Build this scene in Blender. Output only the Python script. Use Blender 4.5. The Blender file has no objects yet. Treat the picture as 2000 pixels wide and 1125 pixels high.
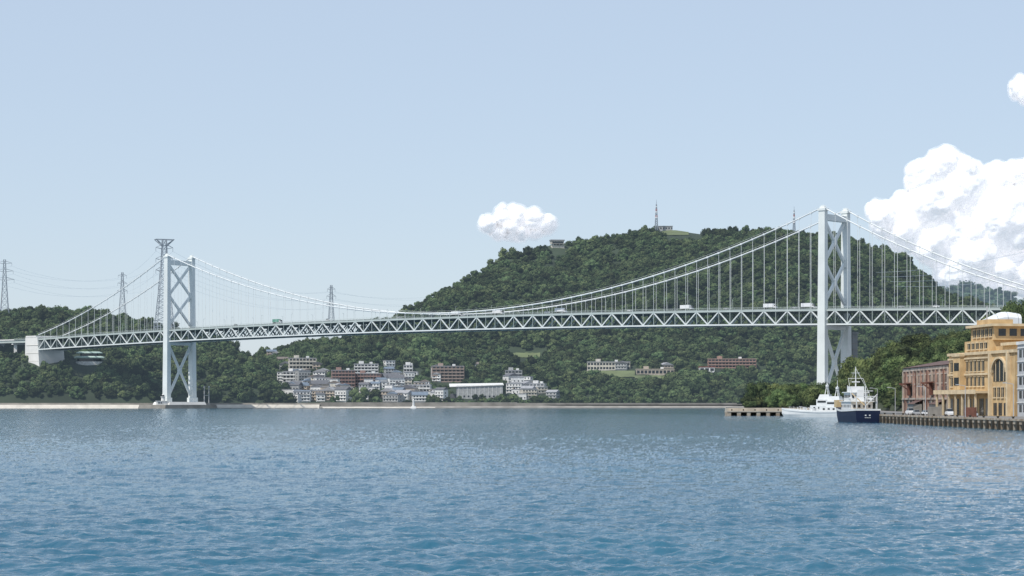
import bpy, math, random, bisect
import numpy as np
from mathutils import Vector, Matrix, noise
random.seed(7)
S=bpy.context.scene
F=4074.0; CX=1000.0; HY=785.0; CH=6.0     # surveyed focal length / horizon / eye height

def lerp_tab(tab,x):
    if x<=tab[0][0]: return tab[0][1]
    for (a,b),(c,d) in zip(tab,tab[1:]):
        if x<=c:
            return b+(d-b)*(x-a)/(c-a)
    return tab[-1][1]
def bear(px,d): return (px-CX)/F*d
def hgt(py,d): return CH+(HY-py)/F*d

# ---------------------------------------------------------------- materials
MATS={}
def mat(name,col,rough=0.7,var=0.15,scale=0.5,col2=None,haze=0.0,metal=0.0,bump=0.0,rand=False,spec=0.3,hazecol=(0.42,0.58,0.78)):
    if name in MATS: return MATS[name]
    m=bpy.data.materials.new(name); m.use_nodes=True
    nt=m.node_tree; N=nt.nodes; L=nt.links
    bs=N['Principled BSDF']; bs.inputs['Roughness'].default_value=rough
    bs.inputs['Metallic'].default_value=metal
    bs.inputs['Specular IOR Level'].default_value=spec
    tc=N.new('ShaderNodeTexCoord'); nz=N.new('ShaderNodeTexNoise')
    nz.inputs['Scale'].default_value=scale; nz.inputs['Detail'].default_value=5
    L.new(tc.outputs['Object'],nz.inputs['Vector'])
    rp=N.new('ShaderNodeValToRGB')
    c2=col2 if col2 else tuple(c*(1-var*1.6) for c in col)
    rp.color_ramp.elements[0].position=0.32; rp.color_ramp.elements[1].position=0.68
    rp.color_ramp.elements[0].color=(*c2,1); rp.color_ramp.elements[1].color=(*(min(1,c*(1+var*0.5)) for c in col),1)
    L.new(nz.outputs['Fac'],rp.inputs['Fac'])
    out=rp.outputs['Color']
    if rand:
        oi=N.new('ShaderNodeObjectInfo'); hsv=N.new('ShaderNodeHueSaturation')
        mr=N.new('ShaderNodeMapRange'); mr.inputs['To Min'].default_value=0.38; mr.inputs['To Max'].default_value=1.65
        L.new(oi.outputs['Random'],mr.inputs['Value']); L.new(mr.outputs['Result'],hsv.inputs['Value'])
        ml=N.new('ShaderNodeMath'); ml.operation='MULTIPLY'; ml.inputs[1].default_value=7.13
        fr=N.new('ShaderNodeMath'); fr.operation='FRACT'
        mr2=N.new('ShaderNodeMapRange'); mr2.inputs['To Min'].default_value=0.47; mr2.inputs['To Max'].default_value=0.515
        L.new(oi.outputs['Random'],ml.inputs[0]); L.new(ml.outputs[0],fr.inputs[0]); L.new(fr.outputs[0],mr2.inputs['Value'])
        L.new(mr2.outputs['Result'],hsv.inputs['Hue'])
        L.new(out,hsv.inputs['Color']); out=hsv.outputs['Color']
    L.new(out,bs.inputs['Base Color'])
    if bump>0:
        bp=N.new('ShaderNodeBump'); bp.inputs['Strength'].default_value=bump; bp.inputs['Distance'].default_value=1.0
        L.new(nz.outputs['Fac'],bp.inputs['Height']); L.new(bp.outputs['Normal'],bs.inputs['Normal'])
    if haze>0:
        bs.inputs['Emission Color'].default_value=(*hazecol,1); bs.inputs['Emission Strength'].default_value=haze  # even surface glow imitates aerial haze, same at any distance
    MATS[name]=m; return m

# ---------------------------------------------------------------- mesh builder
class MB:
    def __init__(s): s.v=[];s.f=[];s.m=[];s.mats=[];s.M=Matrix.Identity(4)
    def mi(s,m):
        if m not in s.mats: s.mats.append(m)
        return s.mats.index(m)
    def add(s,vs,fs,m):
        b=len(s.v); k=s.mi(m)
        for v in vs: s.v.append(tuple(s.M@Vector(v)))
        for f in fs: s.f.append([b+i for i in f]); s.m.append(k)
    def box(s,x0,x1,y0,y1,z0,z1,m):
        s.add([(x0,y0,z0),(x1,y0,z0),(x1,y1,z0),(x0,y1,z0),(x0,y0,z1),(x1,y0,z1),(x1,y1,z1),(x0,y1,z1)],
              [(0,3,2,1),(4,5,6,7),(0,1,5,4),(1,2,6,5),(2,3,7,6),(3,0,4,7)],m)
    def taper(s,b0,b1,z0,z1,m):
        (ax,bx,ay,by)=b0;(cx,dx,cy,dy)=b1
        s.add([(ax,ay,z0),(bx,ay,z0),(bx,by,z0),(ax,by,z0),(cx,cy,z1),(dx,cy,z1),(dx,dy,z1),(cx,dy,z1)],
              [(0,3,2,1),(4,5,6,7),(0,1,5,4),(1,2,6,5),(2,3,7,6),(3,0,4,7)],m)
    def gable(s,x0,x1,y0,y1,z0,h,m,ov=0.5,axis='x'):
        x0-=ov;x1+=ov;y0-=ov;y1+=ov
        if axis=='x':
            ym=(y0+y1)/2
            s.add([(x0,y0,z0),(x1,y0,z0),(x1,y1,z0),(x0,y1,z0),(x0,ym,z0+h),(x1,ym,z0+h)],
              [(0,3,2,1),(0,1,5,4),(2,3,4,5),(1,2,5),(3,0,4)],m)
        else:
            xm=(x0+x1)/2
            s.add([(x0,y0,z0),(x1,y0,z0),(x1,y1,z0),(x0,y1,z0),(xm,y0,z0+h),(xm,y1,z0+h)],
              [(0,3,2,1),(0,1,4),(1,2,5,4),(2,3,5),(3,0,4,5)],m)
    def beam(s,p,q,w,m,h=None):
        p=Vector(p);q=Vector(q);h=h or w
        d=(q-p)
        if d.length<1e-6: return
        d.normalize(); up=Vector((0,0,1))
        if abs(d.z)>0.98: up=Vector((1,0,0))
        a=d.cross(up).normalized(); b=a.cross(d).normalized()
        vs=[]
        for c in (p,q):
            for i,j in ((-1,-1),(1,-1),(1,1),(-1,1)): vs.append(c+a*(i*w/2)+b*(j*h/2))
        s.add(vs,[(0,3,2,1),(4,5,6,7),(0,1,5,4),(1,2,6,5),(2,3,7,6),(3,0,4,7)],m)
    def cyl(s,p,q,r,m,n=8,r2=None):
        p=Vector(p);q=Vector(q); r2=r if r2 is None else r2
        d=(q-p).normalized(); up=Vector((0,0,1))
        if abs(d.z)>0.98: up=Vector((1,0,0))
        a=d.cross(up).normalized(); b=a.cross(d).normalized(); vs=[]
        for c,rr in ((p,r),(q,r2)):
            for i in range(n):
                t=2*math.pi*i/n; vs.append(c+a*(rr*math.cos(t))+b*(rr*math.sin(t)))
        fs=[(i,(i+1)%n,n+(i+1)%n,n+i) for i in range(n)]+[tuple(range(n-1,-1,-1)),tuple(range(n,2*n))]
        s.add(vs,fs,m)
    def loft(s,rings,m,cap=True,closed=True):
        n=len(rings[0]); vs=[p for r in rings for p in r]; fs=[]
        for k in range(len(rings)-1):
            for i in range(n if closed else n-1):
                j=(i+1)%n; fs.append((k*n+i,k*n+j,(k+1)*n+j,(k+1)*n+i))
        if cap: fs+= [tuple(range(n-1,-1,-1)),tuple(range((len(rings)-1)*n,len(rings)*n))]
        s.add(vs,fs,m)
    def mesh(s,name):
        me=bpy.data.meshes.new(name); me.from_pydata(s.v,[],s.f)
        for m in s.mats: me.materials.append(m)
        me.polygons.foreach_set('material_index',s.m); me.update(); return me
    def obj(s,name,parent=None,smooth=False,link=True):
        me=s.mesh(name)
        if smooth: me.polygons.foreach_set('use_smooth',[True]*len(me.polygons))
        o=bpy.data.objects.new(name,me)
        if link: S.collection.objects.link(o)
        if parent: o.parent=parent
        return o
def empty(name):
    o=bpy.data.objects.new(name,None); S.collection.objects.link(o); o.empty_display_size=1; return o
def frame(x,y,z,ang):  return Matrix.Translation((x,y,z))@Matrix.Rotation(ang,4,'Z')

# ---------------------------------------------------------------- camera
cam=bpy.data.cameras.new('camera'); co=bpy.data.objects.new('camera',cam); S.collection.objects.link(co)
co.location=(0,0,CH); co.rotation_euler=(math.pi/2,0,0)
cam.sensor_width=36; cam.lens=36*F/2000; cam.shift_y=(HY-562.5)/2000
cam.clip_start=0.5; cam.clip_end=80000; S.camera=co

# ---------------------------------------------------------------- light
sd=Vector((-0.52,-0.50,1.05)).normalized()
elev=math.asin(sd.z); rot=math.atan2(sd.x,sd.y)
w=bpy.data.worlds.new('World'); S.world=w; w.use_nodes=True
nt=w.node_tree; bg=nt.nodes['Background']; sk=nt.nodes.new('ShaderNodeTexSky')
sk.sky_type='NISHITA'; sk.sun_disc=False; sk.sun_elevation=elev; sk.sun_rotation=rot
sk.air_density=1.0; sk.dust_density=0.5; sk.ozone_density=2.0; sk.altitude=0
# humid summer haze: the clear-sky model blended with a pale milky component
mx=nt.nodes.new('ShaderNodeMix'); mx.data_type='RGBA'; mx.inputs[0].default_value=0.62
mx.inputs['B'].default_value=(5.5,6.45,7.8,1)
nt.links.new(sk.outputs['Color'],mx.inputs['A']); nt.links.new(mx.outputs['Result'],bg.inputs['Color'])
bg.inputs['Strength'].default_value=0.117
sl=bpy.data.lights.new('sun','SUN'); sl.energy=3.8; sl.angle=math.radians(0.5); sl.color=(1.0,0.96,0.9)
so=bpy.data.objects.new('sun',sl); S.collection.objects.link(so)
so.rotation_euler=(-sd).to_track_quat('-Z','Y').to_euler(); so.location=(0,0,500)
S.view_settings.view_transform='Standard'; S.view_settings.look='None'; S.view_settings.exposure=0

# ---------------------------------------------------------------- water
def water():
    m=bpy.data.materials.new('sea_water'); m.use_nodes=True; nt=m.node_tree; N=nt.nodes; L=nt.links
    b=N['Principled BSDF']; b.inputs['Roughness'].default_value=0.08; b.inputs['IOR'].default_value=1.33
    tc=N.new('ShaderNodeTexCoord')
    def nz(sc,st,det,rotz=0.0,dist=0.0):
        mp=N.new('ShaderNodeMapping'); mp.inputs['Scale'].default_value=st; mp.inputs['Rotation'].default_value=(0,0,rotz)
        n=N.new('ShaderNodeTexNoise'); n.inputs['Scale'].default_value=sc; n.inputs['Detail'].default_value=det
        n.inputs['Distortion'].default_value=dist
        L.new(tc.outputs['Object'],mp.inputs['Vector']); L.new(mp.outputs['Vector'],n.inputs['Vector']); return n
    c=nz(1.6,(0.7,1,1),4,-0.2,0.6); d=nz(0.02,(0.6,1,1),4,0.1)
    b2=N.new('ShaderNodeBump'); b2.inputs['Strength'].default_value=1; b2.inputs['Distance'].default_value=0.13
    L.new(c.outputs['Fac'],b2.inputs['Height']); L.new(b2.outputs['Normal'],b.inputs['Normal'])
    r=N.new('ShaderNodeValToRGB'); r.color_ramp.elements[0].position=0.35; r.color_ramp.elements[1].position=0.65
    r.color_ramp.elements[0].color=(0.019,0.092,0.150,1); r.color_ramp.elements[1].color=(0.027,0.116,0.178,1)
    L.new(d.outputs['Fac'],r.inputs['Fac']); L.new(r.outputs['Color'],b.inputs['Base Color'])
    nr,nc=800,950; rng=np.random.RandomState(4)
    inv=np.linspace(1/48.0,1/1500.0,nr); dd=1/inv
    tt=np.linspace(-0.33,0.33,nc)
    D=np.repeat(dd[:,None],nc,1); T=np.repeat(tt[None,:],nr,0)
    row=np.gradient(dd)[:,None]
    D=D+row*rng.uniform(-.35,.35,D.shape); X=T*D; Y=D
    Z=np.zeros_like(X)
    nw=80
    lam=np.exp(rng.uniform(np.log(0.45),np.log(6.5),nw)); th=rng.normal(math.radians(72),0.6,nw); ph=rng.uniform(0,6.28,nw)
    wx=np.sin(X*0.11+np.sin(Y*0.07)*2)*0.8; wy=np.sin(Y*0.09+np.sin(X*0.05)*2)*0.8
    for l,t,p in zip(lam,th,ph):
        k=2*math.pi/l; a=0.0058*l**0.72
        A=k*(math.cos(t)*(X+wx)+math.sin(t)*(Y+wy))+p
        Z+=a*(np.sin(A)+0.25*np.sin(2*A+1))
    gust=0.85+0.3*np.sin(X*0.031+1.3*np.sin(Y*0.019))*np.sin(Y*0.023+X*.011)
    Z*=gust
    co_=np.stack([X,Y,Z],-1).reshape(-1,3)
    idx=np.arange(nr*nc).reshape(nr,nc)
    q=np.stack([idx[:-1,:-1],idx[:-1,1:],idx[1:,1:],idx[1:,:-1]],-1).reshape(-1,4)
    R=40000.0; b0=len(co_)
    ext=np.array([(-R,-R,-.9),(R,-R,-.9),(R,1440,-.9),(-R,1440,-.9),(R,1500,0),(-R,1500,0),(R,R,0),(-R,R,0)])
    eq=np.array([(0,1,2,3),(3,2,4,5),(5,4,6,7)])+b0
    V=np.concatenate([co_,ext]); Q=np.concatenate([q,eq]).astype(np.int32)
    me=bpy.data.meshes.new('water'); me.vertices.add(len(V)); me.vertices.foreach_set('co',V.ravel().astype(np.float32))
    me.loops.add(Q.size); me.loops.foreach_set('vertex_index',Q.ravel())
    me.polygons.add(len(Q)); me.polygons.foreach_set('loop_start',np.arange(0,Q.size,4,dtype=np.int32)); me.polygons.foreach_set('loop_total',np.full(len(Q),4,dtype=np.int32))
    me.polygons.foreach_set('use_smooth',np.ones(len(Q),dtype=bool)); me.update(calc_edges=True); me.materials.append(m)
    o=bpy.data.objects.new('water',me); S.collection.objects.link(o)
water()

# ---------------------------------------------------------------- terrain
class Hill:
    def __init__(s,name,sil,ridge,foot,pw=1.0,zf=4.0,tree=7.0,amp=12.0,wl=170.0,m=None,back=0.5,nu=160,nv=60,seed=0):
        s.sil=sil;s.ridge=ridge;s.foot=foot;s.pw=pw;s.zf=zf;s.tree=tree;s.amp=amp;s.wl=wl;s.seed=seed
        s.p0=sil[0][0]; s.p1=sil[-1][0]; vs=[];fs=[]; mb=MB()
        nb=10
        for i in range(nu+1):
            px=s.p0+(s.p1-s.p0)*i/nu
            for j in range(nv+nb+1):
                v=j/nv if j<=nv else 1+(j-nv)/nb*back
                vs.append(s.pt(px,v))
        n=nv+nb+1
        for i in range(nu):
            for j in range(n-1): fs.append((i*n+j,(i+1)*n+j,(i+1)*n+j+1,i*n+j+1))
        mb.add(vs,fs,m); s.obj=mb.obj(name,smooth=True)
    def pt(s,px,v):
        r=lerp_tab(s.ridge,px); f=lerp_tab(s.foot,px); d=f+(r-f)*v
        zr=hgt(lerp_tab(s.sil,px),r)-s.tree
        x=bear(px,d)
        if v<=1: z=s.zf+(zr-s.zf)*(v**s.pw)
        else: z=zr-(v-1)*2*(zr-s.zf)*0.9
        nn=noise.fractal(Vector((x/s.wl,d/s.wl/1.6,s.seed)),1.0,2.0,4)
        k=max(0,math.sin(math.pi*min(max(v,0),1)))**0.8
        z+=nn*s.amp*k*min(1,(zr-s.zf)/60)
        return (x,d,max(z,-3))
    def survey(s,px,py):
        for k in range(0,501):
            p=s.pt(px,k/500)
            if HY-(p[2]-CH)/p[1]*F<=py: return Vector(p)
        return Vector(s.pt(px,1))
HZ=0.068  # emission strength that imitates haze over the hills
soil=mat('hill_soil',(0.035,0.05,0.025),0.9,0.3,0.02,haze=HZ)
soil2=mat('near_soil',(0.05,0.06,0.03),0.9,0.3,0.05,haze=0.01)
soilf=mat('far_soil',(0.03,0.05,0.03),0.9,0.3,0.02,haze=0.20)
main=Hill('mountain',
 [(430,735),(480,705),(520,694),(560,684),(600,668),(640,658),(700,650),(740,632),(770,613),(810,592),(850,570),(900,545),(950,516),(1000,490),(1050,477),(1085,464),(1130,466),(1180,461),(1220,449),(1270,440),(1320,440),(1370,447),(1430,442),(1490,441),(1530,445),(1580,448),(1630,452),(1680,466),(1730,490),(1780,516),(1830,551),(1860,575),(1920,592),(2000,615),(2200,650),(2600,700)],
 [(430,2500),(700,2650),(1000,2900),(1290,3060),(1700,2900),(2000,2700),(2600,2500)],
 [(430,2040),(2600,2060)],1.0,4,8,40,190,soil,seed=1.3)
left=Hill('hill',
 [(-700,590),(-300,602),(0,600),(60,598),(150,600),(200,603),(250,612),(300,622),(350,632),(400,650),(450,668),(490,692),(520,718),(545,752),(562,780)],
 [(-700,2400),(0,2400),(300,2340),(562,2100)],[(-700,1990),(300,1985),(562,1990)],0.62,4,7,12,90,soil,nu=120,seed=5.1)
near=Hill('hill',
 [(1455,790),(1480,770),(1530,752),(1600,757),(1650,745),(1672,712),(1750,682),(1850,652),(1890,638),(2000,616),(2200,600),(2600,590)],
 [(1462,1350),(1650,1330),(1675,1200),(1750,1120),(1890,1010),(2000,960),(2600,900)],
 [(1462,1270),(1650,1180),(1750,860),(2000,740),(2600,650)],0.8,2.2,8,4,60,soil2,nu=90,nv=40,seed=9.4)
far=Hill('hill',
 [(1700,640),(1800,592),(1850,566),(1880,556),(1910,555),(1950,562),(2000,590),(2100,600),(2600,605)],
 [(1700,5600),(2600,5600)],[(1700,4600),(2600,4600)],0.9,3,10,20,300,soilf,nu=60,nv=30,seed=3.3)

# ---------------------------------------------------------------- tree prototypes
def crown(name,lobes,leaves,leaf,m,mtr,seed,trunk=True,sub=2):
    rnd=random.Random(seed); mb=MB(); cs=[]
    import bmesh
    bm=bmesh.new(); bmesh.ops.create_icosphere(bm,subdivisions=sub,radius=1.0)
    iv=[v.co.copy() for v in bm.verts]; fi=[[v.index for v in f.verts] for f in bm.faces]; bm.free()
    for i in range(lobes):
        t=rnd.uniform(0,2*math.pi); r=rnd.random()**0.6*0.72; z=rnd.uniform(0.25,1.05)
        r*=math.sqrt(max(0.05,1-((z-0.45)/0.75)**2))
        rr=rnd.uniform(0.24,0.42)
        c=Vector((r*math.cos(t),r*math.sin(t),z)); cs.append((c,rr))
        vs=[]
        for v in iv:
            k=1+0.45*noise.noise(v*2.3+Vector((i*3.1,seed,0)))+0.15*noise.noise(v*6+Vector((i*3.1,seed,0)))
            vs.append(c+Vector((v.x,v.y,v.z*0.8))*rr*k*0.9)
        mb.add(vs,fi,m)
    for i in range(leaves):
        c,rr=cs[rnd.randrange(len(cs))]
        d=Vector((rnd.gauss(0,1),rnd.gauss(0,1),rnd.gauss(0.3,1))).normalized()
        p=c+Vector((d.x,d.y,d.z*0.85))*rr*rnd.uniform(0.85,1.22)
        a=Vector((rnd.gauss(0,1),rnd.gauss(0,1),rnd.gauss(0,1))).normalized()
        n=(d*0.8+a*0.7).normalized(); u=n.cross(a)
        if u.length<0.01: continue
        u.normalize(); vv=n.cross(u); l=leaf*rnd.uniform(0.6,1.4)
        mb.add([p-u*l,p+vv*l*0.6,p+u*l,p-vv*l*0.6],[(0,1,2,3)],m)
    if trunk:
        mb.cyl((0,0,-0.9),(0.03,0,0.35),0.06,mtr,7,0.035)
        for i in range(5):
            c,rr=cs[i]; mb.cyl((0.02,0,0.0+0.05*i),tuple(c),0.03,mtr,5,0.01)
    return mb.obj(name,link=False)
bark=mat('bark',(0.12,0.09,0.06),0.9,0.3,2)
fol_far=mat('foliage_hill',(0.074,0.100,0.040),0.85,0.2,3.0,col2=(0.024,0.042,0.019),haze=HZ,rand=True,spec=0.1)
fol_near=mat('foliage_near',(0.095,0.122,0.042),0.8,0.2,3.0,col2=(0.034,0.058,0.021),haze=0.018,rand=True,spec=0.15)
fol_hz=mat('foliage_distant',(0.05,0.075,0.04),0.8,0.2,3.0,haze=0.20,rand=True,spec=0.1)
def coll(name,objs):
    c=bpy.data.collections.new(name)
    for o in objs: c.objects.link(o)
    return c
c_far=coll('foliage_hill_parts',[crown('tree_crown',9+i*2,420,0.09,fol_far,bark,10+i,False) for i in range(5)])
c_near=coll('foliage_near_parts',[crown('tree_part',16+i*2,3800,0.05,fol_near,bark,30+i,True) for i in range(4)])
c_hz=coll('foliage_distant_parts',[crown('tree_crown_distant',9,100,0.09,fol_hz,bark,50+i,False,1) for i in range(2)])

def scatter(name,pts,col):
    me=bpy.data.meshes.new(name); me.from_pydata([p[:3] for p in pts],[],[])
    a=me.attributes.new('sc','FLOAT_VECTOR','POINT'); r=me.attributes.new('ro','FLOAT_VECTOR','POINT')
    sc=[];ro=[]
    for p in pts:
        s=p[3]; sc+= [s*random.uniform(.85,1.2),s*random.uniform(.85,1.2),s*random.uniform(.75,1.25)]
        ro+=[random.uniform(-.12,.12),random.uniform(-.12,.12),random.uniform(0,6.28)]
    a.data.foreach_set('vector',sc); r.data.foreach_set('vector',ro)
    o=bpy.data.objects.new(name,me); S.collection.objects.link(o)
    g=bpy.data.node_groups.new(name,'GeometryNodeTree')
    g.interface.new_socket('Geometry',in_out='INPUT',socket_type='NodeSocketGeometry')
    g.interface.new_socket('Geometry',in_out='OUTPUT',socket_type='NodeSocketGeometry')
    N=g.nodes;L=g.links
    gi=N.new('NodeGroupInput');go=N.new('NodeGroupOutput'); ip=N.new('GeometryNodeInstanceOnPoints')
    ci=N.new('GeometryNodeCollectionInfo'); ci.inputs['Collection'].default_value=col
    ci.inputs['Separate Children'].default_value=True; ci.inputs['Reset Children'].default_value=True
    n1=N.new('GeometryNodeInputNamedAttribute'); n1.data_type='FLOAT_VECTOR'; n1.inputs['Name'].default_value='sc'
    n2=N.new('GeometryNodeInputNamedAttribute'); n2.data_type='FLOAT_VECTOR'; n2.inputs['Name'].default_value='ro'
    L.new(gi.outputs[0],ip.inputs['Points']); L.new(ci.outputs[0],ip.inputs['Instance'])
    ip.inputs['Pick Instance'].default_value=True
    L.new(n1.outputs['Attribute'],ip.inputs['Scale']); L.new(n2.outputs['Attribute'],ip.inputs['Rotation'])
    L.new(ip.outputs[0],go.inputs[0])
    md=o.modifiers.new('scatter','NODES'); md.node_group=g
    return o

FOOT=[]   # (x,y,r) keep clear
def keep(x,y,r): FOOT.append((x,y,r))

# ---------------------------------------------------------------- building helpers
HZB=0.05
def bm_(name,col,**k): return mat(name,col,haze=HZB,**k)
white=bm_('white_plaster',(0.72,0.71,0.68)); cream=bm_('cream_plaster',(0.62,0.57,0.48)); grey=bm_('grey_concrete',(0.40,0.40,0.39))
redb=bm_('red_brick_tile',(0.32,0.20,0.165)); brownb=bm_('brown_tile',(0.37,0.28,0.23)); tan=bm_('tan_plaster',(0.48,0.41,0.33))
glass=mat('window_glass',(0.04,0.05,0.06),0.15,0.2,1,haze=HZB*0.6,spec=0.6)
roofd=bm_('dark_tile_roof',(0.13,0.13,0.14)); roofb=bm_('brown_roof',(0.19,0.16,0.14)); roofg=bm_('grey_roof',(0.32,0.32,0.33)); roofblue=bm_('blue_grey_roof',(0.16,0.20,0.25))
WALLS=[white,white,cream,grey,tan,white]; ROOFS=[roofd,roofd,roofb,roofg,roofg,roofblue]
def house(px,py,w_=9,h=6,hill=main,rnd=random):
    p=hill.survey(px,py); mb=MB(); a=rnd.uniform(-0.5,0.5); mb.M=frame(p.x,p.y,p.z,a)
    d=w_*rnd.uniform(0.7,1.0); wl=rnd.choice(WALLS); rf=rnd.choice(ROOFS)
    mb.box(-w_/2,w_/2,-d/2,d/2,-5,h,wl)
    if rnd.random()<0.6: mb.gable(-w_/2,w_/2,-d/2,d/2,h,w_*0.22,rf,0.6,rnd.choice('xy'))
    else: mb.box(-w_/2-.3,w_/2+.3,-d/2-.3,d/2+.3,h,h+0.6,roofg)
    nb=max(2,int(w_/3))
    for fl in range(max(1,int(h//3))):
        for b in range(nb):
            x=-w_/2+(b+.5)*w_/nb; mb.box(x-.7,x+.7,-d/2-.06,-d/2+.1,fl*3+.9,fl*3+2.2,glass)
        for sx in(-1,1):
            mb.box(sx*w_/2-.06,sx*w_/2+.06,-1.0,1.0,fl*3+.9,fl*3+2.2,glass)
        mb.box(-w_/2+.4,w_/2-.4,-d/2-.7,-d/2,fl*3-.1,fl*3+.1,wl)
    mb.obj('house'); keep(p.x,p.y,w_*0.75); keep(p.x,p.y-w_*0.9,w_*0.6)
def block(name,px0,px1,py0,py1,wall,floors,bays,hill=main,ang=0.0,depth=13,balc=True,roof=None,pent=True):
    px=(px0+px1)/2; p=hill.survey(px,py1); W=(px1-px0)/F*p.y*0.97; H=(py1-py0)/F*p.y
    mb=MB(); mb.M=frame(p.x,p.y+depth/2,p.z,ang)
    mb.box(-W/2,W/2,-depth/2,depth/2,-8,H,wall)
    mb.box(-W/2-.3,W/2+.3,-depth/2-.3,depth/2+.3,H,H+.7,roof or roofg)
    fh=H/floors; bw=W/bays
    for f in range(floors):
        z=f*fh
        for b in range(bays):
            x=-W/2+(b+.5)*bw
            mb.box(x-bw*.36,x+bw*.36,-depth/2-.08,-depth/2+.2,z+fh*.3,z+fh*.82,glass)
            if balc: mb.box(x+bw*.5-.15,x+bw*.5+.15,-depth/2-1.4,-depth/2,z+.05,z+fh-.05,wall)
        if balc:
            mb.box(-W/2,W/2,-depth/2-1.45,-depth/2-1.3,z+.1,z+fh*.38,wall)
            mb.box(-W/2,W/2,-depth/2-1.3,-depth/2,z-.12,z+.12,grey)
        for y in (-depth*.25,depth*.25):
            for sx in (-1,1): mb.box(sx*W/2-.08,sx*W/2+.08,y-.9,y+.9,z+fh*.35,z+fh*.8,glass)
    if pent:
        mb.box(-W*.3,-W*.3+5,-3,3,H+.7,H+3.5,wall); mb.box(W*.15,W*.15+3,-2,2,H+.7,H+2.6,white)
    mb.obj(name); n=int(W/10)+1
    for i in range(n+1):
        x=p.x-W/2+W*i/n; keep(x,p.y+depth/2,11); keep(x,p.y-6,9); keep(x,p.y-16,8)
    return p
block('apartment_building',646,692,724,757,redb,5,7,ang=0.15)
block('apartment_building',692,745,730,755,redb,4,8,ang=-0.1)
block('apartment_building',690,738,712,736,white,4,7,ang=0.1)
block('apartment_building',842,906,716,747,brownb,5,8,ang=0.1)
block('apartment_building',562,616,700,722,cream,3,8,ang=0.2)
block('apartment_building',553,600,726,748,white,3,6,ang=-0.2)
block('apartment_building',543,608,750,768,white,2,8,ang=0.1)
block('apartment_building',632,690,757,777,cream,2,8,ang=0.1)
block('apartment_building',800,842,752,768,white,2,6,ang=-0.1)
block('office_building',986,1020,724,752,grey,4,5)
block('office_building',788,806,714,728,white,2,3)
block('school_building',1146,1232,708,724,cream,2,14,balc=False,roof=roofg)
block('school_building',1242,1318,722,733,tan,1,10,balc=False,roof=tan)
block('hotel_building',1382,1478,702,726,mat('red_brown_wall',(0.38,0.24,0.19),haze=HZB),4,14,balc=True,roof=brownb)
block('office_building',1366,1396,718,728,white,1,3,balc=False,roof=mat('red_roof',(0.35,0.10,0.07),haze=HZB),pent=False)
block('office_building',1036,1066,750,768,white,3,4,ang=-.2)
def hall():
    p=main.survey(930,779); mb=MB(); mb.M=frame(p.x,p.y+10,p.z,0.05); W=52;H=13
    mb.box(-W/2+6,W/2,-12,12,-4,H,grey); mb.box(-W/2,-W/2+6,-8,12,-4,5,roofd)
    mb.add([(-W/2-1,-13,H-1.5),(W/2+1,-13,H+.4),(W/2+1,13,H+2.4),(-W/2-1,13,H+1.5),(-W/2-1,-13,H-.9),(W/2+1,-13,H+1.2),(W/2+1,13,H+3),(-W/2-1,13,H+2.2)],
      [(0,3,2,1),(4,5,6,7),(0,1,5,4),(1,2,6,5),(2,3,7,6),(3,0,4,7)],white)
    for i in range(9): mb.box(-14+i*4.2,-11.5+i*4.2,-12.1,-11.9,1.5,3.2,glass)
    for i in range(11): mb.box(-W/2+8+i*4.2,-W/2+8.4+i*4.2,-12.35,-12,0,H-1,white)
    mb.obj('exhibition_hall')
    for i in range(7):
        keep(p.x-26+i*8.6,p.y+8,12); keep(p.x-26+i*8.6,p.y-8,9)
hall()
rnd=random.Random(21)
for i in range(175):
    px=rnd.uniform(546,1040); py=rnd.uniform(736,785)
    if 640<px<750 and py<762: continue
    if 870<px<995 and 735<py: continue
    if px>750 and py<750 and rnd.random()<.6: continue
    house(px,py,rnd.uniform(8,17),rnd.choice([5.5,6,7,9,11]),rnd=rnd)
for px,py in [(552,712),(560,722),(585,740),(600,735),(612,748),(1035,772),(1055,768),(1010,768),(915,714),(1300,725),(540,700),(530,697),(590,757),(575,733),(1215,722),(1080,778),(1010,760),(620,722),(632,735),(765,735),(770,742),(780,750),(925,722),(760,716)]:
    house(px,py,rnd.uniform(9,14),6,rnd=rnd)

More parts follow.
